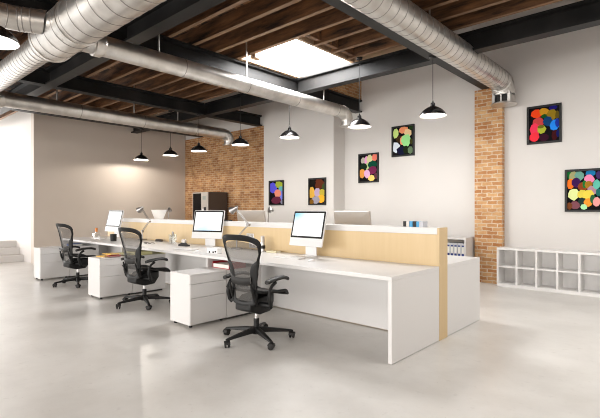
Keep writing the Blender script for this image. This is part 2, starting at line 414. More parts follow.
def ydduct(label, X, Z, r, y0, y1, pitch, R, rods, trunk_r=None):
    d = thing('round_duct', label, 'duct')
    if trunk_r:
        rg = saddle((X,DY,Z), (0,1,0), r, trunk_r, y0-DY)
        MB().loft(rg, cap=False).build('take_off', GM, d)
        MB().lathe([(r+.001,0),(r+.02,.01),(r+.02,.09),(r+.001,.12)], 32, along((X,y0-.06,Z), (0,1,0)), cap=False).build('take_off_collar', M['galv'], d)
    duct_pipe(along((X,y0,Z), (0,1,0)), r, 0, y1-y0, pitch, 36).build('duct_section', GM, d)
    e, pe = elbow((X,y1,Z), (0,1,0), (0,0,-1), R, r, 32)
    e.build('elbow', M['galv'], d)
    for yy in rods: rod(d, X, yy, Z+r-.01)
    return d, pe
d2, pe = ydduct('slim duct from the large trunk over the desks, its downturned end beside a pendant', -5.02, 3.17, .118, 2.14, 6.75, 1.1, .17, (2.9, 4.35, 6.2), RW)
MB().lathe([(.118,0),(.118,.06),(.15,.07),(.15,.09),(.10,.09)], 32, along(pe, (0,0,-1))).build('outlet_flange', M['galv'], d2)
d3, pe = ydduct('duct running low along the taupe far wall, its elbow turned down at the brick wall', -8.78, 3.19, .132, 2.1, 6.85, 1.3, .19, (3.0, 4.5, 5.55), RN)
MB().lathe([(.132,0),(.132,.05),(.165,.06),(.165,.08),(.11,.08)], 32, along(pe, (0,0,-1))).build('outlet_flange', M['galv'], d3)
d4, pe = ydduct('broad duct beside the black beam, ending above the brick pillar', -2.40, 3.43, .172, 2.05, 7.58, .15, .185, (2.6, 5.0, 6.4))
m = MB()
m.lathe([(.170,-.01),(.165,.02)], 32, along(pe, (0,0,-1)))
x, yy, z = pe
for sx in (-1, 1):
    m.box(x+sx*.13-.012, x+sx*.13+.012, yy-.14, yy+.14, z-.16, z)
    for k in (-1,0,1): m.box(x+k*.11-.01, x+k*.11+.01, yy+sx*.13-.012, yy+sx*.13+.012, z-.16, z)
m.box(x-.142,x+.142,yy-.142,yy+.142,z-.03,z-.01)
m.build('diffuser_cage', M['galv'], d4)
MB().box(x-.1,x+.1,yy-.1,yy+.1,z-.14,z-.04).build('dark_core', M['charcoal'], d4)
MB().lathe([(.0,0),(.20,0),(.205,.01),(.205,.025),(.0,.03)], 32, along((x,yy,z-.16), (0,0,-1))).build('diffuser_plate', M['galv'], d4)

# ---------------------------------------------------------------- pendants
def pendant_mesh_shade(m, t=0):
    prof = [(.030,.165),(.033,.140),(.046,.130),(.085,.112),(.130,.080),(.164,.042),(.182,.010),(.184,0)]
    return [(max(r-t, .005), z) for r, z in prof]
PB = None
def pendant(x, y, top, label, z=2.6, s=1.0, e=7):
    t = thing('pendant_lamp', label, 'pendant lamp', (x,y,z), 0, 'black metal pendant lamps')
    sc = lambda pr: [(r*s, q*s) for r, q in pr]
    sh = MB().lathe(sc(pendant_mesh_shade(None)), 36, cap=False).build('lamp_shade', M['blackgloss'], t)
    MB().lathe(sc(pendant_mesh_shade(None, .004)), 36, cap=False).build('shade_lining', M['glow_enamel'], sh)
    MB().lathe(sc([(.001,.185),(.022,.184),(.031,.175),(.031,.16)]), 20, cap=False).lathe(sc([(.012,.18),(.01,.21),(.004,.22)]),12).build('lamp_socket', M['blackgloss'], t)
    MB().lathe(sc([(.004,.055),(.020,.060),(.030,.08),(.027,.10),(.014,.12),(.014,.15)]), 16).build('bulb', M['bulb'], t)
    MB().tube([(0,0,.21*s),(0,0,top-z)], .0045, 6).build('cord', M['black'], t)
    MB().lathe([(.045,top-z-.03),(.05,top-z-.012),(.05,top-z)], 16).build('ceiling_rose', M['black'], t)
    L = bpy.data.lights.new('pendant_light', 'POINT'); L.energy = e; L.shadow_soft_size = .02; L.color = (1,.92,.82)
    lo = bpy.data.objects.new('pendant_light', L); COL.objects.link(lo); lo.parent = t; lo.location = (0,0,.03)
    return t
YP = 5.80
PX = [(-10.92, ZB0), (-9.50, ZB1), (-8.32, ZB0), (-6.88, ZB1), (-5.50, ZB0), (-3.97, ZB1), (-2.735, ZB0)]
PL = ['black pendant lamp in front of the taupe wall, first of the row from the left',
      'black pendant lamp between the taupe wall spot and the brick wall edge',
      'black pendant lamp before the left edge of the brick wall',
      'black pendant lamp before the brick wall beside the far duct elbow',
      'black pendant lamp hanging in front of the projecting white wall section',
      'black pendant lamp beside the downturned end of the slim duct',
      'black pendant lamp hanging from the beam nearest the brick pillar']
for (x, tp), l in zip(PX, PL): pendant(x, YP, tp, l, z=2.615, e=55 if x < -10 else 7)
pendant(-4.02, .91, ZB1, 'large near pendant lamp with white inside, cut off by the top left corner')

# ---------------------------------------------------------------- desks
XL, XR = -9.25, -1.89
YF, YD0, YD1, YR = 3.235, 4.15, 4.344, 5.25
ZD = .74
def bench(name, label, y0, y1, my0, my1):
    t = thing(name, label, 'desk')
    MB().box(XL, XR, y0, y1, ZD-.035, ZD).build('worktop', M['white'], t, smooth=False, bevel=.003)
    MB().box(XR-.035, XR, y0+.001, y1-.001, .006, ZD-.0355).build('end_panel', M['white'], t, smooth=False, bevel=.002)
    MB().box(XL, XL+.035, y0+.6 if y0 < 4 else y0+.001, y1-.001, .006, ZD-.0355).build('end_panel', M['white'], t, smooth=False, bevel=.002)
    MB().box(XL+.036, XR-.036, my0, my1, .012, ZD-.0355).build('modesty_panel', M['white'], t, smooth=False)
    return t
bench('bench_desk', 'long white bench desk with three monitors facing the drawer pedestals', YF, YD0, 4.115, 4.14)
bench('bench_desk', 'long white bench desk behind the maple divider, mostly hidden', YD1, YR, YD1+.01, YD1+.03)
t = thing('desk_divider', 'maple desk divider with white top ledge between the two bench desks', 'divider')
MB().box(XL, XR-.022, YD0+.001, YD1-.001, 0, 1.055).build('wood_panel', M['maple'], t, smooth=False)
MB().box(XL, XR-.022, YD0-.001, YD1+.001, 1.056, 1.122).build('top_ledge', M['white'], t, smooth=False, bevel=.002)
MB().box(XR-.021, XR+.001, YD0+.001, YD1-.001, 0, 1.122).build('end_board', M['mapleend'], t, smooth=False)

def pedestal_unit(x1, w, lab_p, lab_c, content):
    x0 = x1 - w; H = .59
    t = thing('drawer_pedestal', lab_p, 'drawer pedestal', (x0, 2.745, 0), 0, 'white drawer pedestals')
    D = .5
    MB().box(0, w-.018, 0, D, .03, H-.018).build('carcass', M['white'], t, smooth=False, bevel=.002)
    MB().box(0, w, 0, D, H-.018, H).build('top_panel', M['white'], t, smooth=False, bevel=.002)
    for a, b in ((.033,.322),(.326,.478),(.482,H-.020)):
        MB().box(w-.018, w, 0.002, D-.002, a, b).build('drawer', M['white'], t, smooth=False, bevel=.002)
    for fx in (.05, w-.05):
        for fy in (.04, D-.04): MB().lathe([(.018,0),(.02,.01),(.014,.03)], 12, Matrix.Translation((fx,fy,0))).build('foot', M['black'], t)
    t = thing('storage_cabinet', lab_c, 'cabinet', (x0, 3.25, 0), 0, 'white cabinets under the bench desk')
    D = .55
    MB().box(0, w, 0, D, .03, H).build('carcass', M['white'], t, smooth=False, bevel=.002)
    MB().box(0, .02, 0.0, D, H, .704).build('side_panel', M['white'], t, smooth=False)
    MB().box(.02, w, D-.02, D, H, .704).build('back_panel', M['yellow'] if content == 'yellow' else M['white'], t, smooth=False)
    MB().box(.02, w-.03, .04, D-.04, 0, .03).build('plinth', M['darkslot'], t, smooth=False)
    return x0
def book(name, label, cat, loc, size, cover, rz=0, group=None):
    w, dp, h = size
    t = thing(name, label, cat, loc, rz, group)
    c = MB().box(0, w, 0, dp, 0, .003).box(0, w, 0, dp, h-.003, h).box(0, w, 0, .004, .003, h-.003)
    c.build('cover', cover, t, smooth=False)
    MB().box(.004, w-.004, .0045, dp-.004, .0035, h-.0035).build('pages', M['paper'], t, smooth=False)
    return t
xs3 = [(-4.10,.40),(-6.37,.40),(-8.86,.36)]
pedestal_unit(-4.10, .40, 'white three-drawer pedestal nearest the viewer, bare top, beside the nearest chair', 'white cabinet under the desk behind the nearest pedestal, red tray in its niche', 'red')
pedestal_unit(-6.37, .40, 'white three-drawer pedestal with magazines on top, behind the middle chair', 'white cabinet under the desk behind the pedestal with magazines', 'yellow')
pedestal_unit(-8.86, .36, 'white three-drawer pedestal at the far left end of the desk', 'white cabinet under the far left end of the desk', 'blue')
t = thing('file_tray', 'open red file tray in the niche under the near desk end', 'tray', (-4.43, 3.29, .5905))
MB().box(0,.32,0,.26,0,.006).box(.314,.32,0,.26,.006,.075).box(0,.006,0,.26,.006,.075).box(.006,.314,.254,.26,.006,.075).build('tray_shell', M['red'], t, smooth=False)
tag(MB().box(-4.422,-4.118,3.295,3.54,.597,.64).build('paper_stack', M['paper'], smooth=False), 'stack of white paper lying in the red tray under the near desk end', 'paper')
tag(MB().box(-6.7,-6.42,3.3,3.6,.591,.64).build('document_box', M['yellow'], bevel=.004), 'pale yellow card box in the niche under the middle desk', 'box')
book('book', 'blue book in the niche under the far left desk end', 'book', (-9.15, 3.30, .5905), (.26,.2,.04), M['blue'])
# magazines on the middle pedestal
for k,(dx,dy,rz,cv,lb) in enumerate(((0,0,.1,'ochre','yellow magazine lying at the left of the middle pedestal top'),(.17,.12,-.25,'red','red magazine in the middle of the pedestal pile'),(.10,.22,.35,'yellow','pale yellow magazine at the rear of the middle pedestal top'),(.16,.05,.15,'ochre','ochre magazine lying topmost on the middle pedestal'))):
    zz = .5905 + .0125*k
    book('magazine', lb, 'magazine', (-6.74+dx*.6, 2.85+dy, zz), (.22,.16,.012), M[cv], rz, 'magazines on the middle pedestal')

# ---------------------------------------------------------------- monitors
SCR = [screenmat('display_glow_near', .0, 1.0, C(.25,.62,.85)), screenmat('display_glow_middle', .4, -.15, C(.35,.66,.92)), screenmat('display_glow_far', -1, -1, C(.5,.8,.95))]
def rrect(x0,x1,z0,z1,r,n=5):
    P = []
    for cx,cz,a0 in ((x1-r,z1-r,0),(x0+r,z1-r,90),(x0+r,z0+r,180),(x1-r,z0+r,270)):
        for i in range(n+1):
            a = math.radians(a0+90*i/n); P.append((cx+r*math.cos(a), cz+r*math.sin(a)))
    return P
def monitor(x, y, rz, label, scr, group='all-in-one computers', shell='whitegloss'):
    t = thing('computer_monitor', label, 'monitor', (x,y,ZD), rz, group)
    w, h, zb = .26, .43, .128
    tilt = math.radians(-13)
    R = Matrix.Translation((0,-.03,zb)) @ Matrix.Rotation(tilt,4,'X')
    def T(mb):
        mb.v = [tuple(R @ Vector(v)) for v in mb.v]; return mb
    f = rrect(-w,w,0,h,.012)
    def ring(sx, sz, yy): return [(a*sx, yy, h/2+(b-h/2)*sz) for a,b in f]
    T(MB().loft([ring(1,1,0), ring(1,1,.016), ring(.97,.97,.028), ring(.75,.8,.045), ring(.3,.4,.05)])).build('housing', M[shell], t)
    fb = rrect(-w+.006,w-.006,.098,h-.006,.008)
    T(MB().prism(fb, -.003, .0005, 'Y')).build('bezel', M['blackgloss'], t)
    # the pane is modelled facing -Y
    T(MB().box(-w+.029,w-.029,-.0045,-.0032,.121,h-.029)).build('screen', SCR[scr], t, smooth=False)
    st = MB()
    L = [(-.10,.0),(.09,.0),(.098,.01),(.085,.17),(.06,.28),(.052,.28),(.075,.16),(.078,.014),(-.10,.008)]
    st.prism(L, -.085, .085, 'X')
    st.build('stand', M['alu'] if shell == 'x' else M['whitegloss'], t, bevel=.002)
    return t
monitor(-3.45, 3.93, math.radians(-1), 'white computer monitor with lit screen on the near desk, largest in view', 0)
monitor(-5.45, 3.95, math.radians(22), 'white computer monitor with lit screen in the middle of the desk, before the brick wall', 1)
monitor(-8.52, 3.93, math.radians(5), 'white computer monitor with blank white screen at the far end of the desk', 2)
monitor(-3.36, 4.78, PI+math.radians(11), 'shade-grey back of a monitor above the divider, right of the nearest screen', 2, shell='shellgrey')
monitor(-5.36, 4.78, PI+math.radians(18), 'shade-grey back of a monitor above the divider, before the brick wall', 2, shell='shellgrey')

# white flared bowl, lit look put in as glow, seen above the divider at the far end
tag(MB().lathe([(.0,0),(.09,0),(.09,.012),(.03,.03),(.025,.30),(.06,.34),(.085,.355),(.16,.55),(.152,.553),(.078,.365),(.0,.36)], 32, Matrix.Translation((-8.3,4.8,ZD))).build('bowl', M['glow_enamel']), 'white flared bowl on a foot showing above the divider at the far end', 'bowl')

# keyboards, mice
def keyboard(x, y, rz, label):
    t = thing('keyboard', label, 'keyboard', (x,y,ZD), rz, 'white keyboards')
    MB().prism([(0,0),(.12,0),(.12,.014),(.11,.014),(0,.006)], -.2, .2, 'X').build('keyboard_base', M['alu'], t, bevel=.001)
    k = MB()
    for r in range(5):
        for c in range(14):
            if r == 0 and 3 < c < 9: continue
            k.box(-.19+c*.0272, -.19+c*.0272+.023, .008+r*.0205, .008+r*.0205+.017, .006+r*.0015, .011+r*.0015)
    k.box(-.19+4*.0272, -.19+9*.0272-.004, .008, .025, .006, .011)
    k.build('keys', M['whitegloss'], t, smooth=False)
def mouse(x, y, rz, label):
    rings = []
    for i in range(9):
        u = i/8; yy = -.055+.11*u; s = math.sin(PI*min(max(u,.04),.96))**.5
        rings.append([(math.cos(a)*.029*s, yy, max(0,math.sin(a))*.026*s+ .001) for a in [2*PI*j/14 for j in range(14)]])
    o = MB().loft(rings).build('computer_mouse', M['whitegloss'])
    o.location = (x,y,ZD); o.rotation_euler = (0,0,rz); tag(o, label, 'mouse', 'white mice')
keyboard(-3.50, 3.62, 0, 'white keyboard in front of the nearest screen'); mouse(-3.10, 3.62, .1, 'white mouse beside the keyboard of the nearest screen')
keyboard(-5.30, 3.42, .12, 'white keyboard in front of the middle screen'); mouse(-4.92, 3.40, .1, 'white mouse beside the keyboard of the middle screen')
keyboard(-8.55, 3.60, 0, 'white keyboard in front of the far screen')
def cable(label, pts):
    tag(MB().tube(pts, .004, 6).build('cable', M['charcoal']), label, 'cable')
cable('thin cable running from the notepad along the foot of the divider', [(-4.20,4.0,ZD+.004),(-4.3,4.05,ZD+.004),(-4.45,4.09,ZD+.004),(-4.6,4.08,ZD+.004)])

# ---------------------------------------------------------------- lamps on the desks
def arm_lamp(loc, rz, label, group, reach=.27, flip=1, lower=.16):
    t = thing('desk_lamp', label, 'desk lamp', loc, rz, group)
    MB().lathe([(.0,0),(.085,0),(.085,.012),(.075,.02),(.012,.026),(.010,.05),(0,.05)], 28).build('base', M['lampmetal'], t)
    j0 = Vector((0,0,lower)); j1 = Vector((.25,0,.355)); j2 = Vector((-.03,0,.585))
    MB().tube([(0,0,.03), j0], .010, 10).build('post', M['lampmetal'], t)
    a = MB()
    for dy in (-.012,.012): a.tube([j0+Vector((0,dy,0)), j1+Vector((0,dy,0))], .005, 8)
    a.build('lower_arm', M['lampmetal'], t)
    a = MB()
    for dy in (-.012,.012): a.tube([j1+Vector((0,dy,0)), j2+Vector((0,dy,0))], .005, 8)
    a.build('upper_arm', M['lampmetal'], t)
    for j, r in ((j0,.020),(j1,.026),(j2,.016)):
        MB().lathe([(.0,-.02),(r,-.02),(r,.02),(0,.02)], 16, along(j,(0,1,0))).build('joint', M['lampmetal'], t)
    hd = along(j2+Vector((.03,0,.01)), (-.8,-.15,-.42))
    s = MB().lathe([(.012,-.02),(.024,0),(.028,.03),(.036,.05),(.050,.085),(.058,.11)], 28, hd, cap=False).build('lamp_shade', M['lampmetal'], t)
    MB().lathe([(.010,-.018),(.021,.002),(.025,.03),(.033,.05),(.047,.085),(.056,.11)], 28, hd, cap=False).build('shade_lining', M['glow_enamel'], s)
    MB().lathe([(.010,.02),(.02,.05),(.018,.07),(.004,.085)], 16, hd).build('bulb', M['paper'], t)
    return t
l1 = arm_lamp((-7.55,4.03,ZD), 0, 'chrome jointed desk lamp on the far part of the desk, behind the middle chair', 'chrome desk lamps')
dup(l1, (-4.86,4.03,ZD), 0, 'chrome jointed desk lamp standing behind the nearest chair')
def stem_lamp(loc, rz, label):
    t = thing('stem_lamp', label, 'desk lamp', loc, rz, 'desk lamps behind the divider')
    MB().lathe([(.0,0),(.08,0),(.08,.014),(.012,.024),(.0,.024)], 24).build('base', M['lampmetal'], t)
    MB().tube([(0,0,.02),(0,0,.52),(.01,0,.56),(.03,0,.585),(.06,0,.59)], .010, 10).build('stem', M['lampmetal'], t)
    MB().lathe([(.012,-.02),(.03,.0),(.046,.03),(.052,.06)], 24, along((.06,0,.585),(.45,0,-.85)), cap=False).build('lamp_shade', M['lampmetal'], t)
    return t
s1 = stem_lamp((-5.02,4.8,ZD), -.3, 'grey stem lamp rising behind the divider, right of the middle monitor back')
dup(s1, (-7.93,4.8,ZD), -.3, 'grey stem lamp rising behind the divider, right of the white bowl')

# ---------------------------------------------------------------- small desk things
G = lambda r, h, t=.003: [(0,0),(r*.85,0),(r,h),(r-t,h),(r*.85-t,.008),(0,.008)]
for x,y,l in ((-6.44,3.96,'clear glass tumbler holding pens, left one of the pair by the middle screen'),(-6.30,3.90,'clear glass tumbler holding pens, right one of the pair by the middle screen')):
    o = MB().lathe(G(.055,.15), 24, Matrix.Translation((x,y,ZD))).build('glass_tumbler', M['glass']); tag(o, l, 'glass', 'glass tumblers of pens')
pens = [(-6.455,3.96,.02,.0,'black'),(-6.425,3.965,-.02,.01,'alu'),(-6.315,3.905,.02,0,'black'),(-6.285,3.895,-.03,.01,'alu')]
for x,y,dx,dy,c in pens:
    o = MB().tube([(x,y,ZD+.012),(x+dx,y+dy,ZD+.19),(x+dx*1.05,y+dy,ZD+.2)], [.005,.005,.002], 8).build('pen', M[c])
    tag(o, ('black' if c=='black' else 'silver')+' pen standing in the '+('left' if x<-6.4 else 'right')+' glass tumbler', 'pen', 'pens in the tumblers')
# metal tape dispenser
t = thing('tape_dispenser', 'grey metal tape dispenser left of the middle screen', 'tape dispenser', (-5.84,3.80,ZD), .3)
MB().prism([(-.09,0),(.09,0),(.09,.02),(.05,.025),(.02,.05),(-.03,.055),(-.06,.035),(-.09,.025)], -.03, .03, 'Y').build('dispenser_body', M['charcoal'], t, bevel=.003)
MB().lathe([(.014,-.02),(.034,-.02),(.034,.02),(.014,.02)], 20, along((.0,0,.075),(0,1,0))).build('tape_roll', M['silver'], t)
# dark stapler
t = thing('stapler', 'dark stapler lying by the maple divider, right of the far lamp', 'stapler', (-7.0,4.05,ZD), .2)
MB().box(-.08,.08,-.02,.02,0,.012).build('stapler_base', M['black'], t, bevel=.004)
MB().prism([(-.08,.0125),(.08,.016),(.075,.034),(-.01,.046),(-.07,.04)], -.02, .02, 'Y').build('stapler_arm', M['brown'], t, bevel=.005)
# sunglasses
t = thing('glasses', 'dark folded glasses lying on the desk behind the middle chair', 'glasses', (-6.62,3.62,ZD), .5)
for sx in (-1,1):
    MB().lathe([(.0,-.003),(.024,-.003),(.027,0),(.024,.003),(0,.003)], 20, along((sx*.034,0,.014),(0,.35,1))).build('lens', M['blackglass'], t)
    MB().tube([(sx*.062,.0,.02),(sx*.066,.06,.018),(sx*.05,.13,.006)], .005, 6).build('temple', M['brown'], t)
MB().tube([(-.012,.01,.018),(0,.012,.022),(.012,.01,.018)], .004, 6).build('bridge', M['black'], t)
# black pencil cup
tag(MB().lathe([(0,0),(.052,0),(.055,.125),(.050,.125),(.046,.01),(0,.01)], 28, Matrix.Translation((-7.68,3.55,ZD))).build('pencil_cup', M['black']), 'plain black cup on the desk in front of the far screen', 'cup')
# bottle with orange cap
t = thing('bottle', 'small square glass bottle with an orange stopper on the far desk end', 'bottle', (-9.02,3.82,ZD))
MB().loft([[(a*s,b*s,z) for a,b in rrect(-.055,.055,-.055,.055,.012)] for s,z in ((1,0),(1,.07),(.9,.082),(.3,.092),(.28,.11))]).build('bottle_glass', M['glass'], t)
MB().lathe([(0,.108),(.022,.108),(.026,.14),(.024,.185),(0,.19)], 16).build('stopper', M['orange'], t)
# white socket box
t = thing('desk_socket_box', 'small white box with black sockets on the desk left of the nearest chair back', 'socket box', (-4.58,3.43,ZD), .25)
MB().box(-.085,.085,-.05,.05,0,.075).build('box_body', M['whitegloss'], t, bevel=.006)
for dx,dz in ((-.04,.022),(.02,.022),(.055,.03)):
    MB().lathe([(0,0),(.013,0),(.013,.002),(0,.002)], 14, along((dx,-.05,dz),(0,-1,0))).build('socket_hole', M['black'], t)
# power sockets on the divider
for x0,z0,l in ((-4.70,.925,'grey double power socket higher on the divider behind the nearest chair'),(-4.645,.80,'grey double power socket low on the divider behind the nearest chair')):
    t = thing('power_socket', l, 'power socket', (x0, YD0, z0), 0, 'grey power sockets')
    MB().box(-.075,.075,-.012,0,-.038,.038).build('faceplate', M['alu'], t, bevel=.003)
    for dx in (-.037,.037):
        MB().lathe([(0,0),(.024,0),(.024,.002),(0,.002)], 18, along((dx,-.012,0),(0,-1,0))).build('socket_inset', M['shellgrey'], t)
# silver and black flask
t = thing('flask', 'slim silver flask with black band on the desk, right of the nearest chair back', 'flask', (-4.31,4.02,ZD))
MB().lathe([(0,0),(.036,0),(.036,.08),(.034,.125),(.0,.13)], 24).build('flask_body', M['alu'], t)
MB().lathe([(.037,.04),(.0375,.075),(.035,.09)], 24, cap=False).build('band', M['black'], t)
MB().lathe([(0,.128),(.027,.128),(.028,.2),(.024,.21),(0,.212)], 20).build('flask_lid', M['silver'], t)
# notepad
book('notepad', 'cream notepad lying against the divider between flask and nearest screen', 'notepad', (-4.19,3.97,ZD+.0005), (.17,.11,.02), M['cream'], .1)
# booklets on the divider ledge
bx = -2.315
for w_, c_, l_ in ((.034,'black','black booklet standing leftmost in the short row on the divider ledge'),(.034,'silver','grey booklet second in the short row on the divider ledge'),(.036,'sky','light blue booklet between grey and black on the divider ledge'),
                 (.036,'black','black booklet between the two blue booklets on the divider ledge'),(.030,'sky','light blue booklet next to the grey end booklet on the divider ledge'),(.045,'bindergrey','thick pale grey booklet at the right end of the row on the divider ledge')):
    t = thing('booklet', l_, 'booklet', (bx, 4.20, 1.1225), 0, 'booklets on the divider ledge')
    MB().box(0,.002,0,.1,0,.058).box(w_-.004,w_-.002,0,.1,0,.058).box(.002,w_-.004,0,.003,0,.058).build('cover', M[c_], t, smooth=False)
    MB().box(.0025,w_-.0045,.0035,.097,.0,.054).build('pages', M['paper'], t, smooth=False)
    bx += w_+.003
tag(MB().box(-5.62,-5.30,4.19,4.31,1.1225,1.140).box(-5.6,-5.5,4.2,4.3,1.14,1.15).build('tray', M['black'], bevel=.004), 'flat black tray on the divider ledge at the foot of the vending machine', 'tray')

# ---------------------------------------------------------------- vending machine
t = thing('vending_machine', 'tall dark brown drinks machine with black glass door against the brick wall', 'vending machine', (-10.31,6.98,0))
MB().box(0,.70,.03,.66,.03,1.77).build('cabinet_body', M['brown'], t, smooth=False, bevel=.008)
MB().box(0,.022,0,.029,.05,1.76).box(.022,.40,0,.029,1.735,1.76).build('door_frame', M['silver'], t, smooth=False)
MB().box(.0225,.395,0,.029,.08,1.734).build('glass_door', M['blackglass'], t, smooth=False, bevel=.004)
MB().box(.40,.69,0,.029,.05,1.76).build('control_panel', M['silver'], t, smooth=False, bevel=.004)
MB().box(.47,.62,-.006,0,1.56,1.66).build('display', mat('green_grey_display', C(.30,.33,.31), .3), t, smooth=False)
MB().box(.52,.63,-.004,0,1.10,1.36).build('dispensing_slot', M['black'], t, smooth=False)
MB().box(.47,.53,-.02,0,1.14,1.32).build('handle', M['whitegloss'], t, bevel=.006)
MB().box(.04,.66,.08,.62,0,.03).build('plinth', M['black'], t, smooth=False)

# ---------------------------------------------------------------- binder cabinet
X0, X1, Y0, Y1, H = -4.0, -3.0, 7.66, 8.07, .80
t = thing('open_cabinet', 'low white open cabinet with grey binders, left of the brick pillar', 'cabinet', (X0,Y0,0))
w, dp = X1-X0, Y1-Y0
for a,b,nm in (((0,.03),(0,dp),'side_panel'),((w-.03,w),(0,dp),'side_panel')):
    MB().box(a[0],a[1],b[0],b[1],0,H).build(nm, M['white'], t, smooth=False, bevel=.002)
MB().box(.03,w-.03,0,dp,H-.035,H).build('top_panel', M['white'], t, smooth=False)
MB().box(.03,w-.03,0,dp,.385,.41).build('shelf', M['white'], t, smooth=False)
MB().box(.03,w-.03,0,dp,0,.07).build('bottom_panel', M['white'], t, smooth=False)
MB().box(.03,w-.03,dp-.015,dp,.07,H-.035).build('back_panel', M['silver'], t, smooth=False)
names = ['rightmost','second from the right','third from the right','fourth from the right','fifth from the right']
for k in range(5):
    x = X1-.032-.066*(k+1)
    t = thing('binder', 'grey ring binder with blue label, %s in the low cabinet' % names[k], 'binder', (x, Y0+.04, .4105), 0, 'grey binders in the low cabinet')
    MB().box(0,.060,0,.27,0,.285).build('cover', M['bindergrey'], t, smooth=False, bevel=.003)
    MB().box(.012,.048,-.001,0,.11,.22).build('label', M['paper'], t, smooth=False)
    MB().box(.010,.050,-.0015,0,.05,.10).build('label_band', M['navy'], t, smooth=False)
    MB().box(.010,.050,-.0015,0,.225,.25).build('label_band', M['navy'], t, smooth=False)

# ---------------------------------------------------------------- cube shelf
n = 7; pit = .2965; th = .03; X0 = -2.515; Y0 = 7.77; H = .655; dp = .325
t = thing('cube_shelf', 'low white cube shelf of two empty rows against the white wall', 'shelf', (X0,Y0,0))
W = n*pit+th
MB().box(0,W,0,dp,H-.035,H).build('top_panel', M['shelfwhite'], t, smooth=False, bevel=.002)
MB().box(0,W,0,dp,0.0,.05).build('bottom_panel', M['shelfwhite'], t, smooth=False, bevel=.002)
for x in (0, W-th): MB().box(x,x+th,0,dp,.05,H-.035).build('side_panel', M['shelfwhite'], t, smooth=False)
for k in range(1,n): MB().box(k*pit,k*pit+th,.002,dp,.05,H-.035).build('upright', M['shelfwhite'], t, smooth=False)
for k in range(n): MB().box(k*pit+th,(k+1)*pit,.003,dp,.325,.35).build('shelf_board', M['shelfwhite'], t, smooth=False)
MB().box(th,W-th,dp-.008,dp-.001,.05,H-.035).build('back_panel', M['shelfwhite'], t, smooth=False)

# ---------------------------------------------------------------- pictures
PCACHE = {}
def flat(c):
    if c not in PCACHE: PCACHE[c] = mat('paint_%d_%d_%d' % c, lin(c), .8, 0, .1)
    return PCACHE[c]
def picture(x0, z0, y, w, h, label, blobs, seed):
    rnd = random.Random(seed)
    t = thing('framed_picture', label, 'picture', (x0, y, z0), 0, 'black-framed abstract pictures')
    f = .032; dpt = .032
    m = MB()
    m.box(0,w,-dpt,0,0,f).box(0,w,-dpt,0,h-f,h).box(0,f,-dpt,0,f,h-f).box(w-f,w,-dpt,0,f,h-f)
    m.build('frame', M['black'], t, smooth=False)
    cols = [(14,12,16)] + sorted(set(b[4] for b in blobs))
    m = MB(); m.box(f,w-f,-.014,-.002,f,h-f)
    iw, ih = w-2*f, h-2*f
    for k, (u,v,ru,rv,c) in enumerate(blobs):
        pts = []
        nn = rnd.choice((7,8,9,10)); ph = rnd.random()*6
        for i in range(nn):
            a = ph + 2*PI*i/nn; q = rnd.uniform(.88,1.1)
            px = min(max(u+1.1*ru*q*math.cos(a), 0), 1); pz = min(max(1-v+1.1*rv*q*math.sin(a), 0), 1)
            pts.append((f+px*iw, -.0142-.0002*k, f+pz*ih))
        m.add(pts, [tuple(range(nn))], cols.index(c))
    m.build('canvas', [flat(c) for c in cols], t, smooth=False, fix=False)
A = [(.25,.17,.17,.13,(232,70,25)),(.5,.13,.15,.10,(185,135,30)),(.8,.05,.12,.06,(25,20,110)),(.52,.27,.1,.06,(20,80,30)),(.76,.25,.15,.14,(140,115,25)),(.93,.28,.06,.12,(95,80,20)),(.3,.43,.18,.14,(190,65,65)),(.62,.42,.14,.13,(15,60,110)),(.2,.62,.16,.17,(230,55,85)),(.84,.55,.14,.15,(35,130,230)),(.93,.5,.07,.12,(30,50,150)),(.42,.64,.14,.13,(165,175,55)),(.4,.56,.1,.05,(105,100,30)),(.18,.85,.15,.14,(230,50,65)),(.5,.88,.15,.1,(50,15,35)),(.85,.85,.1,.14,(60,15,20)),(.95,.8,.05,.1,(20,25,90))]
B = [(.08,.1,.1,.1,(20,100,45)),(.19,.12,.12,.11,(150,150,105)),(.38,.12,.14,.11,(100,150,135)),(.7,.06,.13,.09,(25,110,160)),(.66,.21,.14,.10,(232,130,170)),(.1,.32,.12,.12,(232,115,35)),(.27,.29,.12,.12,(55,20,75)),(.47,.4,.13,.11,(130,62,28)),(.52,.34,.06,.1,(30,110,45)),(.64,.36,.11,.1,(150,108,30)),(.75,.5,.13,.12,(170,130,148)),(.2,.6,.16,.14,(212,222,150)),(.45,.6,.14,.11,(212,195,75)),(.64,.62,.15,.12,(220,200,75)),(.45,.79,.12,.1,(30,52,48)),(.64,.81,.12,.1,(225,145,45)),(.77,.73,.09,.11,(40,92,58)),(.88,.8,.1,.12,(225,152,150)),(.24,.88,.15,.1,(120,72,82)),(.07,.9,.09,.09,(110,62,32)),(.5,.93,.1,.07,(170,225,172)),(.88,.36,.1,.12,(92,180,160)),(.93,.56,.08,.1,(32,100,96)),(.94,.12,.08,.1,(62,42,92))]
Cc = [(.12,.2,.15,.16,(200,225,135)),(.52,.1,.22,.12,(234,150,108)),(.75,.23,.18,.14,(230,200,152)),(.9,.05,.1,.08,(32,60,24)),(.3,.42,.14,.12,(60,42,22)),(.46,.5,.1,.14,(234,152,112)),(.66,.5,.22,.22,(152,220,142)),(.14,.7,.2,.18,(215,224,235)),(.42,.84,.24,.16,(18,20,50)),(.66,.82,.15,.14,(24,36,16)),(.88,.85,.12,.13,(100,122,92)),(.92,.55,.08,.1,(60,60,24))]
